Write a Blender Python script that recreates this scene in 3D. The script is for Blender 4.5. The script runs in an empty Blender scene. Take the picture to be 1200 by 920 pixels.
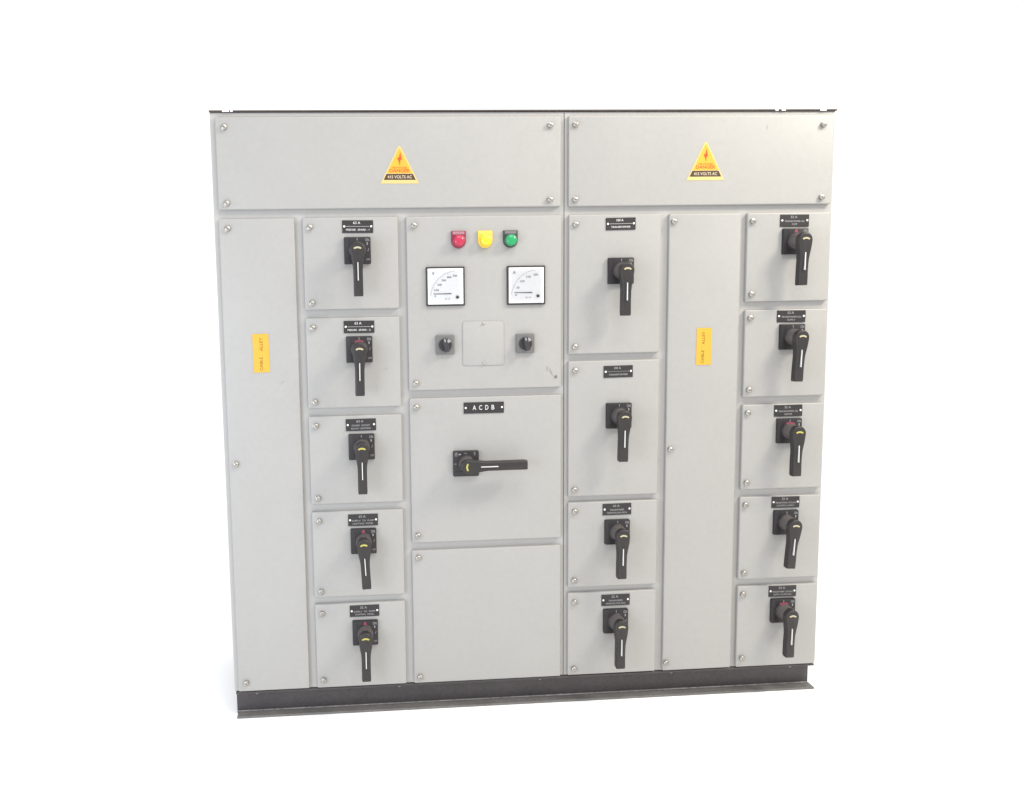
import bpy, bmesh, math, random
from mathutils import Vector, Matrix
random.seed(7)
SC = bpy.context.scene
COL = SC.collection
PI = math.pi

# ------------------------------------------------------------------ materials
def srgb(r, g, b):
    f = lambda c: (c/255/12.92) if c/255 <= 0.04045 else ((c/255+0.055)/1.055)**2.4
    return (f(r), f(g), f(b), 1)

def mat(name, col, rough=0.5, metal=0.0, spec=0.5, var=0.0, bump=0.0, bscale=600, vscale=6, coat=0.0, trans=0.0, ior=1.45, rvar=0.0):
    m = bpy.data.materials.new(name); m.use_nodes = True
    nt = m.node_tree; b = nt.nodes['Principled BSDF']
    b.inputs['Base Color'].default_value = col
    b.inputs['Roughness'].default_value = rough
    b.inputs['Metallic'].default_value = metal
    b.inputs['Specular IOR Level'].default_value = spec
    b.inputs['Coat Weight'].default_value = coat
    b.inputs['Coat Roughness'].default_value = 0.08
    b.inputs['Transmission Weight'].default_value = trans
    b.inputs['IOR'].default_value = ior
    tc = nt.nodes.new('ShaderNodeTexCoord')
    geo = nt.nodes.new('ShaderNodeNewGeometry')
    if var > 0:
        n = nt.nodes.new('ShaderNodeTexNoise'); n.inputs['Scale'].default_value = vscale
        n.inputs['Detail'].default_value = 6; n.inputs['Roughness'].default_value = 0.65
        nt.links.new(geo.outputs['Position'], n.inputs['Vector'])
        n2 = nt.nodes.new('ShaderNodeTexNoise'); n2.inputs['Scale'].default_value = vscale*9
        n2.inputs['Detail'].default_value = 4
        nt.links.new(geo.outputs['Position'], n2.inputs['Vector'])
        ad = nt.nodes.new('ShaderNodeMath'); ad.operation = 'ADD'
        nt.links.new(n.outputs['Fac'], ad.inputs[0]); nt.links.new(n2.outputs['Fac'], ad.inputs[1])
        mr = nt.nodes.new('ShaderNodeMapRange')
        mr.inputs['From Min'].default_value = 0.7; mr.inputs['From Max'].default_value = 1.3
        mr.inputs['To Min'].default_value = 1-var; mr.inputs['To Max'].default_value = 1+var
        nt.links.new(ad.outputs[0], mr.inputs['Value'])
        mx = nt.nodes.new('ShaderNodeVectorMath'); mx.operation = 'SCALE'
        mx.inputs[0].default_value = col[:3]
        nt.links.new(mr.outputs[0], mx.inputs['Scale'])
        nt.links.new(mx.outputs[0], b.inputs['Base Color'])
        if rvar:
            mr2 = nt.nodes.new('ShaderNodeMapRange')
            mr2.inputs['From Min'].default_value = 0.7; mr2.inputs['From Max'].default_value = 1.3
            mr2.inputs['To Min'].default_value = rough-rvar; mr2.inputs['To Max'].default_value = rough+rvar
            nt.links.new(ad.outputs[0], mr2.inputs['Value']); nt.links.new(mr2.outputs[0], b.inputs['Roughness'])
    if bump > 0:
        n = nt.nodes.new('ShaderNodeTexNoise'); n.inputs['Scale'].default_value = bscale
        n.inputs['Detail'].default_value = 2
        nt.links.new(geo.outputs['Position'], n.inputs['Vector'])
        # gentle sheet-metal waviness as well as the fine orange peel
        w = nt.nodes.new('ShaderNodeTexNoise'); w.inputs['Scale'].default_value = 3.5; w.inputs['Detail'].default_value = 1
        nt.links.new(geo.outputs['Position'], w.inputs['Vector'])
        bw = nt.nodes.new('ShaderNodeBump'); bw.inputs['Strength'].default_value = 0.25; bw.inputs['Distance'].default_value = 0.004
        nt.links.new(w.outputs['Fac'], bw.inputs['Height'])
        bp = nt.nodes.new('ShaderNodeBump'); bp.inputs['Strength'].default_value = bump
        bp.inputs['Distance'].default_value = 0.0006
        nt.links.new(n.outputs['Fac'], bp.inputs['Height'])
        nt.links.new(bw.outputs['Normal'], bp.inputs['Normal'])
        nt.links.new(bp.outputs['Normal'], b.inputs['Normal'])
    return m

M = {}
M['paint'] = mat('grey_powder_coat', (0.314, 0.311, 0.301, 1), 0.40, var=0.026, bump=0.35, rvar=0.06)
M['frame'] = mat('grey_frame_paint', (0.366, 0.361, 0.350, 1), 0.42, var=0.02, bump=0.3)
M['seam'] = mat('seam_and_gap_shadow', (0.06, 0.058, 0.055, 1), 0.8)  # dark cubicle joint, also colours the shadow lines round the doors
M['gasket'] = mat('dark_roof_paint', (0.055, 0.042, 0.035, 1), 0.6, var=0.25, vscale=14)
M['plinth'] = mat('black_plinth_paint', (0.054, 0.048, 0.050, 1), 0.42, var=0.22, vscale=9, bump=0.3)
M['plinth_edge'] = mat('lightened_plinth_lip', (0.135, 0.130, 0.126, 1), 0.45, var=0.25, vscale=12)  # lighter than the web, standing in for light on the flange top
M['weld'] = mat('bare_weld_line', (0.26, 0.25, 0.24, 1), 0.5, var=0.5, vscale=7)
M['steel'] = mat('zinc_screw_steel', (0.36, 0.345, 0.32, 1), 0.36, metal=0.95, var=0.15, vscale=60)
M['slot'] = mat('screw_slot_dark', (0.14, 0.135, 0.13, 1), 0.6)
M['lever'] = mat('lever_black_plastic', (0.022, 0.0195, 0.0195, 1), 0.40, var=0.15, vscale=25)
M['boss'] = mat('boss_lit_plastic', (0.095, 0.084, 0.083, 1), 0.40, var=0.12, vscale=30)  # dark plastic greyed to imitate light falling on the boss top
M['base'] = mat('base_plate_plastic', (0.018, 0.016, 0.018, 1), 0.42, var=0.15, vscale=25)
M['label'] = mat('engraved_label_black', (0.022, 0.020, 0.021, 1), 0.45)
M['white'] = mat('white_print', (0.78, 0.78, 0.78, 1), 0.5)
M['greyink'] = mat('dull_white_print', (0.27, 0.265, 0.27, 1), 0.6)
M['midink'] = mat('off_white_print', (0.55, 0.55, 0.54, 1), 0.6)
M['rivet'] = mat('white_rivet', (0.75, 0.74, 0.72, 1), 0.35)
M['redmark'] = mat('red_print', (0.27, 0.05, 0.085, 1), 0.5)
M['yelarc'] = mat('yellow_padlock_arc', (0.40, 0.37, 0.09, 1), 0.45)
M['palearc'] = mat('pale_padlock_arc', (0.40, 0.365, 0.24, 1), 0.45)
M['sticker'] = mat('yellow_sticker', (0.57, 0.325, 0.035, 1), 0.4, var=0.05, vscale=20)
M['stickertxt'] = mat('sticker_brown_print', (0.20, 0.12, 0.01, 1), 0.5)
M['warn'] = mat('warning_yellow', (0.62, 0.33, 0.035, 1), 0.35, var=0.05, vscale=25)
M['warnrim'] = mat('warning_pale_rim', (0.55, 0.42, 0.17, 1), 0.4)
M['warnred'] = mat('warning_red_print', (0.62, 0.06, 0.015, 1), 0.45)
M['warnband'] = mat('warning_black_band', (0.055, 0.035, 0.02, 1), 0.45)
M['lensred'] = mat('red_lens', (0.40, 0.018, 0.06, 1), 0.22, spec=0.5, coat=0.3)
M['lensyel'] = mat('yellow_lens', (0.62, 0.55, 0.02, 1), 0.22, spec=0.5, coat=0.3)
M['lensgrn'] = mat('green_lens', (0.010, 0.28, 0.10, 1), 0.22, spec=0.5, coat=0.3)
M['holdred'] = mat('red_holder', (0.20, 0.018, 0.045, 1), 0.35)
M['holdyel'] = mat('yellow_holder', (0.70, 0.47, 0.06, 1), 0.35)
M['holdgrn'] = mat('dark_holder', (0.03, 0.045, 0.04, 1), 0.35)
M['legred'] = mat('rosy_legend', (0.38, 0.17, 0.20, 1), 0.45)
M['legyel'] = mat('yellow_legend', (0.80, 0.58, 0.10, 1), 0.45)
M['leggrn'] = mat('grey_legend', (0.16, 0.13, 0.145, 1), 0.45)
M['bezel'] = mat('meter_bezel', (0.035, 0.032, 0.032, 1), 0.35)
M['dial'] = mat('meter_dial', (0.95, 0.95, 0.955, 1), 0.5)
M['ink'] = mat('meter_ink', (0.10, 0.10, 0.12, 1), 0.6)
M['inkgrey'] = mat('meter_light_ink', (0.40, 0.40, 0.42, 1), 0.6)
M['selplate'] = mat('selector_grey_plate', (0.135, 0.135, 0.135, 1), 0.4)
M['knob'] = mat('selector_dark_knob', (0.032, 0.030, 0.033, 1), 0.4)
M['knobmark'] = mat('selector_pointer_highlight', (0.36, 0.36, 0.37, 1), 0.45)
M['scuff'] = mat('scuffed_paint', (0.27, 0.265, 0.25, 1), 0.7, var=0.3, vscale=80)
M['floor'] = mat('white_floor', (0.95, 0.95, 0.95, 1), 0.9, spec=0.0)
# clear meter window: mostly see-through with a real reflection
g = bpy.data.materials.new('clear_window'); g.use_nodes = True
nt = g.node_tree; nt.nodes.clear()
o = nt.nodes.new('ShaderNodeOutputMaterial'); mx = nt.nodes.new('ShaderNodeMixShader')
tr = nt.nodes.new('ShaderNodeBsdfTransparent'); gl = nt.nodes.new('ShaderNodeBsdfGlossy'); gl.inputs['Roughness'].default_value = 0.12
fr = nt.nodes.new('ShaderNodeFresnel'); fr.inputs['IOR'].default_value = 1.30
nt.links.new(fr.outputs[0], mx.inputs[0]); nt.links.new(tr.outputs[0], mx.inputs[1]); nt.links.new(gl.outputs[0], mx.inputs[2])
nt.links.new(mx.outputs[0], o.inputs[0]); M['window'] = g

# ------------------------------------------------------------------ helpers
FLOOR = 0.100            # height of the plinth: cabinet bottom above the floor
ROOT = Vector((1.07, 0.33, 0))

def link_mesh(name, me, m, parent=None, loc=(0, 0, 0), roty=0.0):
    """loc in cabinet coordinates (x right, y into the wall, z from the cabinet bottom) for parts,
    in the parent's own frame for sub-parts"""
    ob = bpy.data.objects.new(name, me)
    if me.materials: pass
    elif isinstance(m, (list, tuple)):
        for k in m: me.materials.append(k)
    else: me.materials.append(m)
    COL.objects.link(ob)
    if parent is not None: ob.parent = parent
    if parent is board:
        ob.location = Vector(loc) + Vector((0, 0, FLOOR)) - ROOT
    else:
        ob.location = loc
    ob.rotation_euler = (0, roty, 0)
    return ob

def bm_mesh(name, bm, smooth=False, angle=None):
    bmesh.ops.recalc_face_normals(bm, faces=bm.faces)
    me = bpy.data.meshes.new(name); bm.to_mesh(me); bm.free()
    if smooth:
        for p in me.polygons: p.use_smooth = True
        if angle is not None:
            try: me.set_sharp_from_angle(angle=angle)
            except Exception: pass
    return me

def add_box(bm, x0, x1, y0, y1, z0, z1, bev=0.0, seg=2):
    vs = [bm.verts.new(p) for p in ((x0,y0,z0),(x1,y0,z0),(x1,y1,z0),(x0,y1,z0),(x0,y0,z1),(x1,y0,z1),(x1,y1,z1),(x0,y1,z1))]
    fs = [bm.faces.new([vs[i] for i in f]) for f in ((0,3,2,1),(4,5,6,7),(0,1,5,4),(1,2,6,5),(2,3,7,6),(3,0,4,7))]
    if bev > 0:
        es = list({e for f in fs for e in f.edges})
        bmesh.ops.bevel(bm, geom=es, offset=bev, segments=seg, profile=0.5, affect='EDGES')

def outline_solid(bm, pts, y_back, y_front, bev=0.0, seg=3):
    """extrude a closed outline (x,z), counter-clockwise seen from the front, between two depths, front edge rounded"""
    n = len(pts)
    nor = []
    for i in range(n):
        a, b, c = Vector(pts[i-1]), Vector(pts[i]), Vector(pts[(i+1) % n])
        d1 = (b-a).normalized(); d2 = (c-b).normalized()
        t = (d1+d2); t = t.normalized() if t.length > 1e-9 else d1
        nn = Vector((-t.y, t.x)); k = max(0.5, nn.dot(Vector((-d1.y, d1.x))))
        nor.append(nn/k)
    def loop(y, off):
        return [bm.verts.new((pts[i][0]+nor[i].x*off, y, pts[i][1]+nor[i].y*off)) for i in range(n)]
    loops = [loop(y_back, 0)]
    if bev > 0:
        for s in range(seg+1):
            a = s/seg*PI/2
            loops.append(loop(y_front + bev*(1-math.sin(a)), bev*(1-math.cos(a))))
    else:
        loops.append(loop(y_front, 0))
    for A, B in zip(loops, loops[1:]):
        for i in range(n):
            bm.faces.new((A[i], A[(i+1) % n], B[(i+1) % n], B[i]))
    bm.faces.new(loops[0][::-1]); bm.faces.new(loops[-1])

def rrect(cx, cz, w, h, r, k=4):
    out = []
    for (sx, sz, a0) in ((1, -1, -PI/2), (1, 1, 0), (-1, 1, PI/2), (-1, -1, PI)):
        for i in range(k+1):
            a = a0 + i/k*PI/2
            out.append((cx+sx*(w/2-r)+r*math.cos(a), cz+sz*(h/2-r)+r*math.sin(a)))
    return out

def lathe(bm, prof, n=28, cx=0, cz=0):
    """prof: (radius, y) from back to front, axis along y"""
    loops = []
    for r, y in prof:
        if r < 1e-6: loops.append([bm.verts.new((cx, y, cz))])
        else: loops.append([bm.verts.new((cx+r*math.cos(2*PI*i/n), y, cz+r*math.sin(2*PI*i/n))) for i in range(n)])
    for A, B in zip(loops, loops[1:]):
        for i in range(n):
            j = (i+1) % n
            if len(A) == 1: bm.faces.new((A[0], B[j], B[i]))
            elif len(B) == 1: bm.faces.new((A[i], A[j], B[0]))
            else: bm.faces.new((A[i], A[j], B[j], B[i]))
    if len(loops[0]) > 1: bm.faces.new(loops[0][::-1])
    if len(loops[-1]) > 1: bm.faces.new(loops[-1])

def text_mesh(name, lines, m):
    """lines: (string, x, z, cap height, width or None[, rotation]); engraved print laid in the x-z plane facing -y"""
    bm = bmesh.new()
    for ln in lines:
        s, x, z, h, w = ln[:5]; rot = ln[5] if len(ln) > 5 else 0
        cu = bpy.data.curves.new('t', 'FONT'); cu.body = s; cu.size = 1.0
        cu.align_x = 'CENTER'; cu.align_y = 'CENTER'; cu.extrude = 0.0; cu.resolution_u = 3
        cu.offset = 0.012
        ob = bpy.data.objects.new('t', cu); COL.objects.link(ob)
        bpy.context.view_layer.update()
        dg = bpy.context.evaluated_depsgraph_get()
        me = bpy.data.meshes.new_from_object(ob.evaluated_get(dg))
        bpy.data.objects.remove(ob); bpy.data.curves.remove(cu)
        xs = [v.co.x for v in me.vertices]; ys = [v.co.y for v in me.vertices]
        mxx, mnx, mxy, mny = max(xs), min(xs), max(ys), min(ys)
        sy = h/(mxy-mny); sx = (w/(mxx-mnx)) if w else sy
        c, sn = math.cos(rot), math.sin(rot)
        T = Matrix(((sx*c, -sy*sn, 0, x), (0, 0, -1, 0), (sx*sn, sy*c, 0, z), (0, 0, 0, 1)))
        T = T @ Matrix.Translation((-(mxx+mnx)/2, -(mxy+mny)/2, 0))
        me.transform(T); bm.from_mesh(me); bpy.data.meshes.remove(me)
    for f in bm.faces:
        f.normal_update()
        if f.normal.y > 0: f.normal_flip()
    me = bpy.data.meshes.new(name); bm.to_mesh(me); bm.free(); me.materials.append(m)
    return me

def thing_tag(o, label, cat):
    o['label'] = label; o['category'] = cat

# ------------------------------------------------------------------ floor
bm = bmesh.new(); S = 60
bm.faces.new([bm.verts.new(p) for p in ((-S, -S, 0), (S, -S, 0), (S, S, 0), (-S, S, 0))])
me = bm_mesh('floor', bm); me.materials.append(M['floor'])
fl = bpy.data.objects.new('floor', me); COL.objects.link(fl); fl['kind'] = 'structure'

# ------------------------------------------------------------------ the switchboard
board = bpy.data.objects.new('switchboard', None); COL.objects.link(board)
board.location = ROOT; board.empty_display_size = 0.3
thing_tag(board, 'light grey floor-standing electrical switchboard with rows of black rotary handles on a black steel plinth', 'switchboard')

FY = 0.016      # frame face lies this far behind the door fronts (doors front = 0)
DEP = 0.62
XR = 2.1405
# body: one sheet-steel carcass with a folded lip round the front and a panel line on each side
bm = bmesh.new()
add_box(bm, -0.003, XR, FY, DEP, 0.0, 1.998, 0.0025, 2)
# pressed side panels, slightly proud
add_box(bm, XR-0.001, XR+0.002, FY+0.06, DEP-0.05, 0.06, 1.93, 0.001, 1)
add_box(bm, -0.005, -0.002, FY+0.06, DEP-0.05, 0.06, 1.93, 0.001, 1)
me = bm_mesh('cabinet_frame', bm); body = link_mesh('cabinet_frame', me, M['frame'], board)
# joint between the two bolted cubicles
bm = bmesh.new(); add_box(bm, 1.1835, 1.1852, FY-0.0012, FY+0.01, 0.004, 1.994)
link_mesh('seam', bm_mesh('seam', bm), M['seam'], body, (0, 0, 0))
# roof plate with its dark folded edge
bm = bmesh.new(); add_box(bm, -0.004, XR+0.003, 0.009, DEP+0.006, 1.9985, 2.0035, 0.001, 1)
link_mesh('roof_plate', bm_mesh('roof_plate', bm), M['gasket'], board)
roof = bpy.data.objects['roof_plate']
for x0, x1 in ((0.040, 0.062), (0.066, 0.074), (1.922, 1.932), (1.944, 1.958), (2.082, 2.104)):     # added pale pieces imitating breaks in the dark edge line
    bm = bmesh.new(); add_box(bm, x0, x1, 0.0082, 0.0095, 1.9982, 2.0038)
    link_mesh('added_edge_break', bm_mesh('added_edge_break', bm), M['white'], roof)

# plinth: channel section frame, toes outward at the front
def channel(bm, x0, x1, yw, yt):
    y0, y1 = min(yw, yt), max(yw, yt)
    add_box(bm, x0, x1, y0, y1, -0.009, -0.001, 0.001, 1)
    
    s = 0.006 if yt > yw else -0.006
    add_box(bm, x0-0.004, x1, min(yw, yw-s), max(yw, yw-s), -0.0995, -0.0015)
bm = bmesh.new()
channel(bm, 0.002, 2.134, 0.052, 0.010)
channel(bm, 0.002, 2.126, DEP-0.05, DEP-0.008)
add_box(bm, 0.006, 0.012, 0.0585, DEP-0.0565, -0.098, -0.002)
add_box(bm, 2.126, 2.132, 0.0585, DEP-0.0565, -0.098, -0.002)
pl = link_mesh('plinth', bm_mesh('plinth', bm), M['plinth'], board)
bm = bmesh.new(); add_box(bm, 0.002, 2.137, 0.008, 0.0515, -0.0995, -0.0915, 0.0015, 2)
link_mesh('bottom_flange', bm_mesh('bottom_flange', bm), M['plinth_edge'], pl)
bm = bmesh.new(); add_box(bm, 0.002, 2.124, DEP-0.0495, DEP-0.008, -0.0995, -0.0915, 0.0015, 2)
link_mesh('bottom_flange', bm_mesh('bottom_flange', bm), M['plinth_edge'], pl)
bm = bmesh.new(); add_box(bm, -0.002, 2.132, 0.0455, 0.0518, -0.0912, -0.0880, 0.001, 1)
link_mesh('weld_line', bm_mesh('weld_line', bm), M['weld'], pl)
bm = bmesh.new(); lathe(bm, [(0.008, 0.0), (0.008, -0.004), (0.005, -0.006), (0, -0.006)], 6)
boltme = bm_mesh('bolt', bm, True, 0.6); boltme.materials.append(M['steel'])
for x in (0.072, 0.585, 1.105, 1.60, 2.058):
    link_mesh('bolt', boltme, None, pl, (x, 0.0461, -0.020))

# ---- slotted door lock/screw: pan head on a washer
def make_screw(r):
    bm = bmesh.new()
    k = r/0.0098
    lathe(bm, [(r*1.12, 0.0), (r*1.12, -0.0014*k), (r*1.0, -0.0018*k), (r*1.0, -0.0070*k), (r*0.93, -0.0095*k), (r*0.72, -0.0115*k), (r*0.4, -0.0125*k), (0, -0.0128*k)], 24)
    a = 0.0011*r/0.0085
    # driver slot
    add_box(bm, -r*0.55, r*0.55, -0.0129*k, -0.009*k, -a*0.8, a*0.8)
    me = bm_mesh('screw', bm, True, 0.5)
    me.materials.append(M['steel']); me.materials.append(M['slot'])
    for p in me.polygons[-6:]: p.material_index = 1
    return me
SCREW = make_screw(0.0098)
SMALL = make_screw(0.0042)

# ---- doors
Z = 0.0045
R = {'b1':1.345,'b2':1.0076,'b3':0.6714,'b4':0.3368,'c1':1.0605,'c2':0.5201,'ct2':1.0346,'ct3':0.4936,'d1':1.1743,'d2':0.6673,'d3':0.3352,
     'dt2':1.1506,'dt3':0.6475,'dt4':0.3133,'r':1.6524,'t2':1.3173,'t3':0.9806,'t4':0.6454,'t5':0.3118,'tb':1.6804,'tt':1.9811,'z':Z}
CX = {'A':(0.0125,0.264),'B':(0.290,0.610),'C':(0.638,1.171),'D':(1.198,1.522),'E':(1.550,1.807),'F':(1.829,2.1305),'T1':(0.0155,1.1700),'T2':(1.1970,2.1300)}
def door(col, top, bot, screws, label=None):
    x0, x1 = CX[col]; z1, z0 = R[top], R[bot]
    j = lambda s: random.uniform(-s, s)
    x0 += j(.0008); x1 += j(.0008); z0 += j(.0008); z1 += j(.0008)
    cx, cz = (x0+x1)/2, (z0+z1)/2
    w, h = x1-x0, z1-z0
    bm = bmesh.new()
    outline_solid(bm, rrect(0, 0, w, h, 0.0045, 3), FY-0.0022, 0.0, 0.0042, 4)
    ob = link_mesh('compartment_door', bm_mesh('compartment_door', bm, True, 0.6), M['paint'], board, (cx, 0, cz))
    ob.rotation_euler = (j(0.0012), 0, j(0.0012))
    bm = bmesh.new()
    add_box(bm, -w/2+0.008, w/2-0.008, FY-0.0021, FY-0.0002, -h/2+0.008, h/2-0.008)  # dark strip behind the door paints the shadow line in its gap
    link_mesh('door_shadow_strip', bm_mesh('door_shadow_strip', bm), M['seam'], ob)
    for (sx, sz) in screws:
        s = link_mesh('screw', SCREW, None, ob, (sx-cx, -0.0001, sz-cz), random.uniform(0, PI))
    if label: ob['label'] = label
    return ob
D = {}
D['T1'] = door('T1','tt','tb',[(.044,1.947),(.043,1.701),(1.132,1.950),(1.131,1.704)],'wide top panel with a warning triangle, above the meter section')
D['T2'] = door('T2','tt','tb',[(1.218,1.952),(1.218,1.703),(2.089,1.949),(2.091,1.703)],'wide top panel with a warning triangle, on the right')
D['A'] = door('A','r','z',[(.042,1.619),(.037,.823),(.041,.038)],'tall narrow door at the left end with a yellow sticker')
for i, (t, b) in enumerate((('r','b1'),('t2','b2'),('t3','b3'),('t4','b4'),('t5','z'))):
    D['B%d' % (i+1)] = door('B', t, b, [(.314, R[t]-.033),(.314, R[b]+.022 if b != 'z' else .034)])
    D['F%d' % (i+1)] = door('F', t, b, [(1.846, R[t]-.029),(1.848, R[b]+.026 if b != 'z' else .040)])
D['C1'] = door('C','r','c1',[(.664,1.622),(.661,1.086)],'square door with three pilot lamps and two meters')
D['C2'] = door('C','ct2','c2',[(.661,1.003),(.659,.548)],'door with the one sideways handle')
D['C3'] = door('C','ct3','z',[(.659,.468),(.658,.028)],'blank bottom door without handle')
for i, (t, b) in enumerate((('r','d1'),('dt2','d2'),('dt3','d3'),('dt4','z'))):
    D['D%d' % (i+1)] = door('D', t, b, [(1.220, R[t]-.033),(1.219, R[b]+.026)])
D['E'] = door('E','r','z',[(1.565,1.626),(1.565,.828),(1.561,.037)],'tall narrow door right of centre with a yellow sticker')

# ---- rotary handle, built once and copied
def make_handle():
    bm = bmesh.new()
    outline_solid(bm, rrect(0, 0, 0.090, 0.090, 0.004, 3), 0, -0.013, 0.002, 2)
    add_box(bm, -0.028, -0.0265, -0.0138, -0.012, -0.040, 0.040)          # moulded rib down the left third
    lathe(bm, [(0.031, -0.012), (0.031, -0.016), (0.029, -0.018), (0.0, -0.018)], 36)
    h = link_mesh('rotary_handle', bm_mesh('base', bm, True, 0.5), M['base'], board)
    # shaft boss between plate and lever
    bm = bmesh.new()
    lathe(bm, [(0.028, -0.0175), (0.0275, -0.030), (0.0262, -0.046), (0.0258, -0.058)], 36)
    link_mesh('shaft', bm_mesh('shaft', bm, True, 0.7), M['boss'], h)
    # lever
    pts = []
    for i in range(0, 19):                                               # round head
        a = -0.25 + (PI+0.5)*i/18
        pts.append((0.0262*math.cos(a), 0.0262*math.sin(a)))
    left = [(-0.0238, -0.020), (-0.0210, -0.036), (-0.0180, -0.052), (-0.0168, -0.068), (-0.0166, -0.100), (-0.0170, -0.146)]
    tip = [(-0.0155, -0.1535), (0.0155, -0.1535)]
    right = [(-x, z) for x, z in left[::-1]]
    pts = pts + left + tip + right
    bm = bmesh.new(); outline_solid(bm, pts, -0.054, -0.082, 0.0055, 4)
    for v in bm.verts: v.co.x *= 0.94
    for v in bm.verts:                                                   # grip dips towards the door along its length
        if v.co.z < -0.04:
            k = min(1, (-v.co.z-0.04)/0.05); v.co.y += 0.006*k*k*(3-2*k)
    link_mesh('lever', bm_mesh('lever', bm, True, 0.9), M['lever'], h)
    bm = bmesh.new()
    outline_solid(bm, rrect(0, -0.072, 0.0030, 0.060, 0.0013, 2), -0.074, -0.0824, 0.0, 1)
    link_mesh('white_stripe', bm_mesh('white_stripe', bm), M['midink'], h)
    # arched padlock window on the lever head
    bm = bmesh.new(); arc = []
    for i in range(13):
        a = 0.45 + (PI-0.9)*i/12; arc.append((0.0150*math.cos(a), 0.0100*math.sin(a)-0.001))
    for i in range(12, -1, -1):
        a = 0.45 + (PI-0.9)*i/12; arc.append((0.0105*math.cos(a), 0.0052*math.sin(a)-0.002))
    outline_solid(bm, arc, -0.080, -0.0828, 0.0, 1)
    link_mesh('padlock_slot', bm_mesh('padlock_slot', bm), M['palearc'], h)
    for nm, ln in (('on_marking', ('ON', 0.0335, 0.0350, 0.0095, 0.013)), ('on_tick', ('I', 0.0335, 0.0225, 0.0085, 0.0040)),
                   ('off_marking', ('OFF', 0.0355, -0.030, 0.006, 0.013)), ('pointer_tick', ('I', 0.0, 0.0372, 0.0080, 0.0020)),
                   ('turn_tick', ('/', 0.0365, 0.002, 0.010, 0.005))):
        link_mesh(nm, text_mesh(nm, [ln], M['greyink']), None, h, (0, -0.0136, 0))
    return h
def copy_tree(o, parent):
    c = o.copy(); COL.objects.link(c); c.parent = parent
    for ch in o.children:
        d = ch.copy(); COL.objects.link(d); d.parent = c
    return c
def red_mark(h, kind):
    bm = bmesh.new()
    if kind == 'tri':
        outline_solid(bm, [(-0.007, 0.0300), (0.007, 0.0300), (0.0025, 0.0400), (-0.0025, 0.0400)], -0.012, -0.0142)
    else:
        out = []
        for i in range(15):
            a = 1.05 + (PI-2.1)*i/14; out.append((0.0325*math.cos(a), 0.0325*math.sin(a)))
        for i in range(14, -1, -1):
            a = 1.05 + (PI-2.1)*i/14; out.append((0.0282*math.cos(a), 0.0282*math.sin(a)))
        outline_solid(bm, out, -0.0125, -0.0186)
    link_mesh('red_indicator', bm_mesh('red_indicator', bm), M['redmark'], h)
proto = make_handle()
HS = [('B1',.472,1.541,0,0,''),('B2',.470,1.2085,0,.01,'ring'),('B3',.4695,.872,0,0,''),('B4',.468,.538,0,-.045,'tri'),('B5',.466,.205,0,0,'tri'),
      ('D1',1.378,1.460,0,0,''),('D2',1.3755,.9555,0,.01,''),('D3',1.3735,.5365,0,.005,''),('D4',1.371,.2065,0,.0,''),
      ('F1',1.998,1.5525,0,.01,'tri'),('F2',1.998,1.2195,0,.035,''),('F3',1.998,.884,0,0,'ring'),('F4',1.997,.5485,0,.06,''),('F5',1.996,.2175,0,.01,'ring'),
      ('C2',.832,.802,-PI/2,0,'')]
handles = {}
for i, (k, x, z, rot, lean, red) in enumerate(HS):
    h = proto if i == 0 else copy_tree(proto, board)
    handles[k] = h
    h.location = Vector((x, -0.0004, z+FLOOR)) - ROOT
    h.rotation_euler = (0, rot, 0)
for k, x, z, rot, lean, red in HS:
    h = handles[k]
    for ch in h.children:
        n = ch.name.split('.')[0]
        if n in ('lever', 'white_stripe', 'padlock_slot'):
            ch.rotation_euler = (0, lean, 0)
            if n == 'padlock_slot' and k in ('B4', 'B5', 'F3', 'C2', 'B3'):
                ch.material_slots[0].link = 'OBJECT'; ch.material_slots[0].material = M['yelarc']
    if red: red_mark(h, red)
lv = [c for c in handles['C2'].children if c.name.startswith('lever')][0]
lv.data = lv.data.copy()
for v in lv.data.vertices:
    if v.co.z < -0.10: v.co.z -= 0.052
handles['C2']['label'] = 'black handle turned sideways, its lever pointing right'

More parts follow.
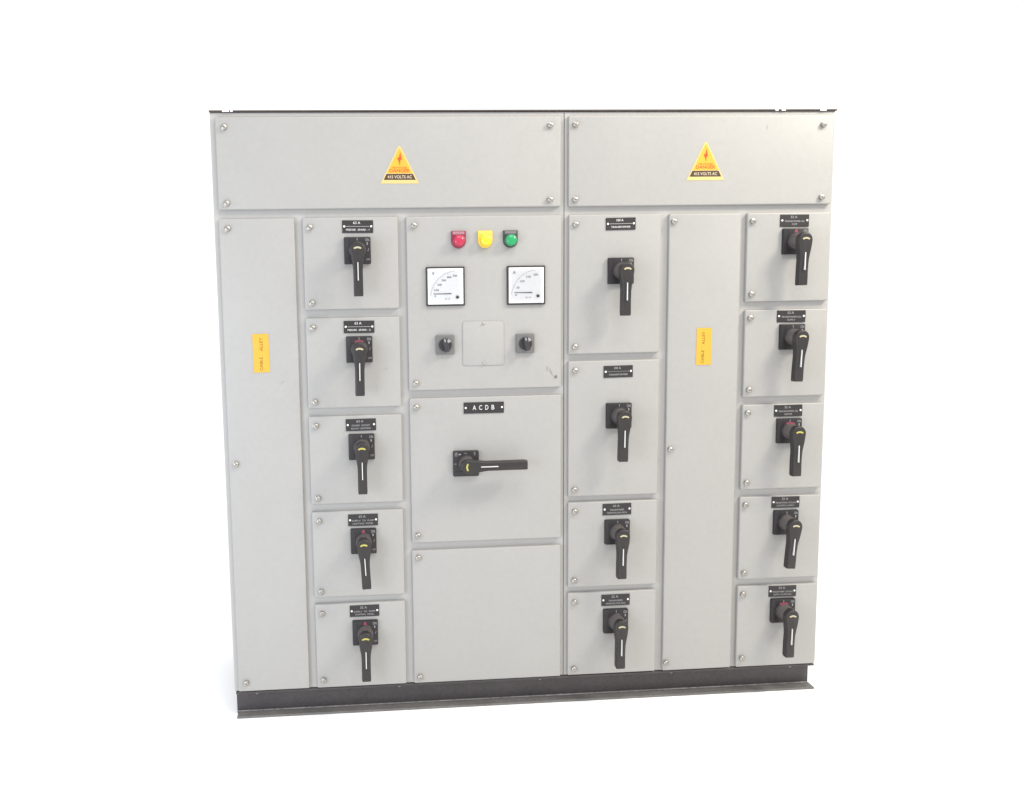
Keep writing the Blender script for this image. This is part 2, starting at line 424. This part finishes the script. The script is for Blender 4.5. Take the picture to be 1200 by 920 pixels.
# ---- engraved nameplates
RIV = bmesh.new(); lathe(RIV, [(0.0036, 0), (0.0036, -0.0008), (0.002, -0.0020), (0, -0.0022)], 12)
RIV = bm_mesh('rivet', RIV, True, 0.8); RIV.materials.append(M['rivet'])
def nameplate(x, z, w, h, lines, ink='white', tilt=0.0):
    bm = bmesh.new(); outline_solid(bm, rrect(0, 0, w, h, 0.001, 2), 0, -0.0022, 0.0005, 1)
    o = link_mesh('nameplate', bm_mesh('nameplate', bm), M['label'], board, (x, -0.0004, z), tilt)
    for s in (-1, 1): link_mesh('rivet', RIV, None, o, (s*(w/2-0.0068), -0.0021, 0.0005))
    for ln in lines:
        nm = 'dividing_line' if ln[0][0] == '_' else 'lettering'
        link_mesh(nm, text_mesh(nm, [ln], M[ink]), None, o, (0, -0.0026, 0))
    return o
NP = {'B1':(.475,1.621,'63 A',('INCOMING SUPPLY','FEEDER  SPARE - 1')), 'B2':(.471,1.285,'63 A',('INCOMING SUPPLY','FEEDER  SPARE - 2')),
 'B3':(.469,.948,'63 A',('POWER  SOCKET','ROOM  LIGHTING')), 'B4':(.468,.612,'63 A',('SUPPLY  TO  PUMP','LIGHTING  PANEL')), 'B5':(.465,.283,'32 A',('SUPPLY  TO  PUMP','CONTROL  PANEL')),
 'D1':(1.378,1.620,'100 A',('BATTERY CHARGER','TRANSFORMER')), 'D2':(1.374,1.111,'100 A',('BATTERY CHARGER','TRANSFORMER')),
 'D3':(1.374,.618,'63 A',('TRANSFORMER','MARSHALLING BOX')), 'D4':(1.372,.283,'32 A',('TRANSFORMER','MARSHALLING BOX')),
 'F1':(1.997,1.624,'32 A',('TRANSFORMER OIL','PUMP')), 'F2':(1.996,1.292,'32 A',('TRANSFORMER FAN','SUPPLY')), 'F3':(1.996,.956,'32 A',('TRANSFORMER OIL','HEATER')),
 'F4':(1.997,.622,'32 A',('TRANSFORMER COOLING','CONTROL SUPPLY')), 'F5':(1.996,.289,'32 A',('TRANSFORMER COOLING','SUPPLY OUTDOOR'))}
for k, (x, z, a, ls) in NP.items():
    two = k not in ('B1', 'B2', 'D1', 'D2')
    lw = lambda s: min(0.078, 0.0048*len(s))
    lines = [(a, -0.003, 0.0125, 0.0085, 0.024)]
    if two:
        lines += [(ls[0], 0, -0.002, 0.0060, lw(ls[0])), (ls[1], 0, -0.0125, 0.0060, lw(ls[1]))]
    else:
        lines += [('_'*16, 0, 0.0005, 0.0010, 0.078), (ls[1], 0, -0.0105, 0.0062, lw(ls[1]) if k[0] == 'B' else 0.068)]
    ink = 'midink' if k in ('B1', 'B2', 'D1') else 'greyink'
    nameplate(x, z, 0.104, 0.0415, lines, ink, random.uniform(-0.012, 0.012))
nameplate(0.8975, 0.996, 0.141, 0.039, [('A', -0.033, 0.001, 0.0165, 0.0120), ('C', -0.0115, 0.001, 0.0165, 0.0110), ('D', 0.0105, 0.001, 0.0165, 0.0110), ('B', 0.032, 0.001, 0.0165, 0.0100)], 'midink')['label'] = 'black nameplate reading A C D B above the sideways handle'

# ---- warning triangles
def warning(cx, zb, zt, w, tilt=0.0):
    H = zt-zb
    def tri(s0, dz, y0, y1, m, name, par=None, loc=(0, 0, 0), r=0.004):
        bm = bmesh.new(); outline_solid(bm, s0, y0, y1)
        return link_mesh(name, bm_mesh(name, bm), m, par, loc)
    rim = [(-w/2, 0), (w/2, 0), (w/2-0.003, 0.006), (0.004, H-0.001), (-0.004, H-0.001), (-w/2+0.003, 0.006)]
    o = link_mesh('warning_sign', (lambda b: (outline_solid(b, rim, 0, -0.0006), bm_mesh('warning_sign', b))[1])(bmesh.new()), M['warnrim'], board, (cx, -0.0004, zb), tilt)
    s = 0.052*w/0.13
    xat = lambda z: (w/2-0.006)*(1-(z-0.002)/(H-0.004))
    tri([(-xat(0.034), 0.034), (xat(0.034), 0.034), (0.002, H-0.008), (-0.002, H-0.008)], 0, -0.0005, -0.0009, M['warn'], 'yellow_field', o)
    tri([(-xat(0.012), 0.012), (xat(0.012), 0.012), (xat(0.032), 0.032), (-xat(0.032), 0.032)], 0, -0.0005, -0.0009, M['warnband'], 'black_band', o)
    z0 = H*0.47
    bolt = [(0.001, z0), (0.0035, z0+0.020), (0.0085, z0+0.019), (0.003, z0+0.046), (-0.002, z0+0.028), (-0.0085, z0+0.026), (-0.002, z0+0.012)]
    bolt = [(x*0.95, z) for x, z in bolt]
    bm = bmesh.new(); vs = [bm.verts.new((x, -0.0012, z)) for x, z in bolt]
    c = bm.verts.new((0, -0.0012, z0+0.023))
    for i in range(len(vs)): bm.faces.new((vs[i], vs[(i+1) % len(vs)], c))
    link_mesh('lightning_symbol', bm_mesh('lightning_symbol', bm), M['warnred'], o)
    link_mesh('lettering', text_mesh('lettering', [('HIGH VOLTAGE', 0, H*0.425, 0.0052, 0.050), ('DANGER', 0, H*0.345, 0.0115, 0.068)], M['warnred']), None, o, (0, -0.0013, 0))
    link_mesh('band_lettering', text_mesh('band_lettering', [('415 VOLTS AC', 0, 0.0218, 0.0100, 0.082)], M['sticker2']), None, o, (0, -0.0013, 0))
    return o
M['sticker2'] = mat('band_pale_print', (0.55, 0.45, 0.33, 1), 0.5)
warning(0.620, 1.7615, 1.884, 0.130, 0.006)['label'] = 'yellow warning triangle on the left top panel'
warning(1.674, 1.7645, 1.893, 0.134, 0.0)['label'] = 'yellow warning triangle on the right top panel'

# ---- yellow cable stickers
def sticker(cx, cz, w, h, off, tilt):
    bm = bmesh.new(); outline_solid(bm, rrect(0, 0, w, h, 0.0015, 2), 0, -0.0006)
    o = link_mesh('yellow_sticker', bm_mesh('yellow_sticker', bm), M['sticker'], board, (cx, -0.0004, cz), tilt)
    link_mesh('lettering', text_mesh('lettering', [('CABLE', off-0.001, -0.036, 0.0105, 0.046, PI/2), ('ALLEY', off+0.001, 0.030, 0.0105, 0.046, PI/2)], M['stickertxt']), None, o, (0, -0.0009, 0))
    return o
sticker(0.1375, 1.2025, 0.054, 0.131, 0.0, -0.010)
sticker(1.6812, 1.1920, 0.054, 0.130, -0.003, 0.004)

# ---- pilot lamps
def pilot(cx, ztop, hold, leg, lens, label, txt):
    w, h = 0.050, 0.058
    pts = [(w/2, 0), (-w/2, 0)]
    pts = [(-w/2, 0), (-w/2, -0.030)]
    for i in range(1, 16):
        a = PI + PI*i/16; pts.append((w/2*math.cos(a), -0.032+0.0265*math.sin(a)))
    pts += [(w/2, -0.030), (w/2, 0)]
    bm = bmesh.new(); outline_solid(bm, pts, 0, -0.008, 0.0015, 2)
    o = link_mesh('pilot_lamp', bm_mesh('holder', bm, True, 0.5), M[hold], board, (cx, -0.0004, ztop)); o['label'] = label
    bm = bmesh.new(); outline_solid(bm, rrect(0, -0.0068, 0.040, 0.0095, 0.001, 2), -0.007, -0.0088)
    l = link_mesh('legend_plate', bm_mesh('legend_plate', bm), M[leg], o)
    bm = bmesh.new(); c = -0.0335
    lathe(bm, [(0.0225, -0.0078), (0.0225, -0.012), (0.0200, -0.0135)], 32, 0, c)
    link_mesh('collar', bm_mesh('collar', bm, True, 0.5), M[hold], o)
    bm = bmesh.new()
    lathe(bm, [(0.0196, -0.012), (0.0196, -0.021), (0.0185, -0.025), (0.0155, -0.0285), (0.0105, -0.0308), (0.005, -0.0318), (0, -0.032)], 32, 0, c)
    link_mesh('lens', bm_mesh('lens', bm, True, 1.0), M[lens], o)
    link_mesh('lettering', text_mesh('lettering', [(txt, 0, -0.0068, 0.0045, 0.030)], M['greyink' if hold != 'holdyel' else 'legyel']), None, o, (0, -0.0091, 0))
pilot(0.8155, 1.602, 'holdred', 'legred', 'lensred', 'red pilot lamp', 'R PHASE')
pilot(0.9065, 1.602, 'holdyel', 'legyel', 'lensyel', 'yellow pilot lamp', 'Y PHASE')
pilot(0.9935, 1.602, 'holdgrn', 'leggrn', 'lensgrn', 'green pilot lamp with dark holder', 'B PHASE')

# ---- panel meters
def meter(cx, cz, unit, nums, label):
    W = 0.133
    bm = bmesh.new(); outline_solid(bm, rrect(0, 0, W, W, 0.003, 3), 0, -0.008, 0.0015, 2)
    o = link_mesh('panel_meter', bm_mesh('bezel', bm, True, 0.5), M['bezel'], board, (cx, -0.0004, cz)); o['label'] = label
    bm = bmesh.new(); outline_solid(bm, rrect(0, 0, W-0.012, W-0.012, 0.002, 2), -0.007, -0.0088)
    link_mesh('dial', bm_mesh('dial', bm), M['dial'], o)
    px, pz = 0.040, -0.040                                    # pivot, lower right
    bm = bmesh.new(); r0, r1 = 0.0915, 0.0925                # scale arc and ticks
    def seg(a0, a1, ra, rb, n):
        for i in range(n):
            b0, b1 = a0+(a1-a0)*i/n, a0+(a1-a0)*(i+1)/n
            bm.faces.new([bm.verts.new((px+r*math.cos(b), 0, pz+r*math.sin(b))) for r, b in ((ra, b0), (rb, b0), (rb, b1), (ra, b1))])
    A0, A1 = PI*0.97, PI*0.53
    seg(A1, A0, r0, r1, 30)
    n = len(nums)-1
    for i in range(n*5+1):
        a = A0+(A1-A0)*i/(n*5); L = 0.006 if i % 5 == 0 else 0.003
        seg(a-0.004, a+0.004, r0-L, r0, 1)
    link_mesh('scale', bm_mesh('scale', bm), M['inkgrey'], o, (0, -0.0091, 0))
    lines = []
    for i, s in enumerate(nums):
        a = A0+(A1-A0)*i/n
        lines.append((s, px+0.0760*math.cos(a), pz+0.0760*math.sin(a), 0.0068, 0.0052*len(s)))
    lines.append((unit, -0.0415, 0.0440, 0.0095, None))
    lines.append(('CL 1.5', 0.006, -0.0415, 0.0055, 0.018)); 
    link_mesh('lettering', text_mesh('lettering', lines, M['ink']), None, o, (0, -0.0092, 0))
    bm = bmesh.new(); outline_solid(bm, [(-0.042, -0.0262), (0.020, -0.0268), (0.020, -0.0232), (-0.042, -0.0240)], -0.0096, -0.0104)
    link_mesh('needle', bm_mesh('needle', bm), M['ink'], o)
    bm = bmesh.new(); lathe(bm, [(0.0052, -0.009), (0.0052, -0.0135), (0.0042, -0.0145), (0, -0.0145)], 18, px, pz+0.003)
    link_mesh('zero_adjuster', bm_mesh('zero_adjuster', bm, True, 0.6), M['bezel'], o)
    bm = bmesh.new(); outline_solid(bm, rrect(0, 0, W-0.013, W-0.013, 0.002, 2), -0.0116, -0.0124)
    link_mesh('clear_window', bm_mesh('clear_window', bm), M['window'], o)
meter(0.7685, 1.4165, 'V', ['0', '100', '200', '300', '400', '500'], 'square white voltmeter on the left')
meter(1.0470, 1.4160, 'A', ['0', '50', '100', '150', '200'], 'square white ammeter on the right')

# ---- selector switches
def selector(cx, cz):
    bm = bmesh.new(); outline_solid(bm, rrect(0, 0, 0.064, 0.067, 0.004, 3), 0, -0.011, 0.0025, 2)
    o = link_mesh('selector_switch', bm_mesh('plate', bm, True, 0.5), M['selplate'], board, (cx, -0.0004, cz))
    bm = bmesh.new(); lathe(bm, [(0.0225, -0.010), (0.0225, -0.017), (0.0205, -0.0195), (0, -0.0195)], 32)
    k = link_mesh('knob', bm_mesh('knob', bm, True, 0.5), M['knob'], o)
    bm = bmesh.new(); outline_solid(bm, [(-0.0075, -0.0235), (0.0075, -0.0235), (0.0080, 0.012), (0.0045, 0.0225), (-0.0045, 0.0225), (-0.0080, 0.012)], -0.019, -0.038, 0.002, 2)
    g_ = link_mesh('grip', bm_mesh('grip', bm, True, 0.5), M['knob'], o, (0, 0, 0), -0.22)
    bm = bmesh.new(); outline_solid(bm, rrect(0, 0.0165, 0.0035, 0.010, 0.001, 2), -0.037, -0.0386)
    link_mesh('pointer', bm_mesh('pointer', bm), M['knobmark'], o, (0, 0, 0), -0.22)
    bm = bmesh.new()
    out = [(0.0225*math.cos(a), 0.0225*math.sin(a)) for a in [0.55+0.62*i/5 for i in range(6)]]+[(0.012*math.cos(a), 0.012*math.sin(a)) for a in [1.17-0.62*i/5 for i in range(6)]]
    outline_solid(bm, out, -0.019, -0.0205)  # pale wedge painted as the highlight at the knob's upper right
    link_mesh('knob_highlight', bm_mesh('knob_highlight', bm), M['knobmark'], o)
selector(0.7645, 1.2175); selector(1.0430, 1.2165)

# ---- blank cover between the selectors, scuffs near the corner
bm = bmesh.new(); outline_solid(bm, rrect(0, 0, 0.143, 0.152, 0.010, 4), 0, -0.0022, 0.0008, 2)
cv = link_mesh('blank_cover', bm_mesh('blank_cover', bm, True, 0.5), M['paint'], board, (0.898, -0.0004, 1.220))
for dz in (0.068, -0.0705): link_mesh('screw', SMALL, None, cv, (0.001, -0.0021, dz), 0.7)
def blob(name, x, z, pts, m='scuff', lab=None):
    bm = bmesh.new(); vs = [bm.verts.new((a, 0, b)) for a, b in pts]; bm.faces.new(vs)
    o = link_mesh(name, bm_mesh(name, bm), M[m], board, (x, -0.0007, z))
    if o.data.polygons[0].normal.y > 0: o.data.flip_normals()
    return o
def streak(x, z, L, w, ang):
    c, s = math.cos(ang), math.sin(ang); out = []
    N = 9
    for i in range(N): t = i/(N-1)*2-1; out.append((t*L/2, w/2*math.sqrt(max(0.02, 1-t*t))*random.uniform(.5, 1.1)))
    for i in range(N-1, -1, -1): t = i/(N-1)*2-1; out.append((t*L/2, -w/2*math.sqrt(max(0.02, 1-t*t))*random.uniform(.5, 1.1)))
    blob('scuff_mark', x, z, [(a*c-b*s, a*s+b*c) for a, b in out])
streak(1.121, 1.127, 0.020, 0.006, 1.4); streak(1.134, 1.118, 0.022, 0.0065, -1.15); streak(1.140, 1.105, 0.010, 0.004, -0.9)
streak(1.890, 1.941, 0.016, 0.0035, 1.5); streak(0.093, 1.395, 0.006, 0.003, 0.4); streak(0.205, 1.10, 0.016, 0.003, 0.9)
streak(0.560, 1.14, 0.010, 0.003, 0.3); streak(1.45, 1.36, 0.008, 0.002, 0.2); streak(0.80, 0.665, 0.006, 0.002, 1.1)
bm = bmesh.new(); lathe(bm, [(0.005, 0), (0.005, -0.0015), (0.0035, -0.0025), (0, -0.0025)], 16)
link_mesh('lock_plug', bm_mesh('lock_plug', bm, True, 0.6), M['slot'], board, (1.1525, -0.0002, 1.098))
bm = bmesh.new(); lathe(bm, [(0.0038, 0), (0.0038, -0.0012), (0, -0.0016)], 12)
link_mesh('lock_plug', bm_mesh('lock_plug', bm, True, 0.6), M['slot'], board, (1.1865, 0.0180, 1.085))

# ------------------------------------------------------------------ light
w = bpy.data.worlds.new('World'); SC.world = w; w.use_nodes = True
bg = w.node_tree.nodes['Background']; bg.inputs[0].default_value = (1, 1, 1, 1); bg.inputs[1].default_value = 1.15
def area(name, loc, target, size, power, col):
    l = bpy.data.lights.new(name, 'AREA'); l.shape = 'RECTANGLE'; l.size, l.size_y = size; l.energy = power; l.color = col
    o = bpy.data.objects.new(name, l); COL.objects.link(o); o.location = loc
    o.rotation_euler = (Vector(target)-Vector(loc)).to_track_quat('-Z', 'Y').to_euler()
    return o
area('key_lamp', (3.55, -1.5, 3.55), (1.6, 0, 1.4), (0.8, 0.8), 120, (1.0, 0.91, 0.78))
area('fill_lamp', (-1.25, -1.9, 1.1), (0.45, 0, 0.6), (1.2, 1.2), 34, (0.76, 0.84, 1.0))
area('added_top_lamp', (1.3, -2.0, 4.4), (1.15, 0.0, 1.0), (2.2, 0.6), 60, (1.0, 0.98, 0.94))  # added overhead lamp, brightens door top edges, handle tops and floor

# ------------------------------------------------------------------ camera
F, PX, PY = 999.513, 485.513, 470.480
C = Vector((0.446458, -2.924666, 1.360884+FLOOR))
Rm = [[0.9971449,-0.0733314,-0.0180146],[-0.0262226,-0.1125559,-0.9932993],[0.0708123,0.9909358,-0.1141575]]
cam = bpy.data.cameras.new('camera'); co = bpy.data.objects.new('camera', cam); COL.objects.link(co)
X, Y, Zz = [Vector(r) for r in Rm]
mw = Matrix(((X.x, -Y.x, -Zz.x, C.x), (X.y, -Y.y, -Zz.y, C.y), (X.z, -Y.z, -Zz.z, C.z), (0, 0, 0, 1)))
co.matrix_world = mw
cam.sensor_width = 36; cam.lens = F*36/1200
cam.shift_x = (600-PX)/1200; cam.shift_y = (PY-460)/1200
cam.clip_start = 0.05; cam.clip_end = 500
SC.camera = co
SC.view_settings.view_transform = 'Standard'; SC.view_settings.look = 'None'
SC.view_settings.exposure = 0; SC.view_settings.gamma = 1
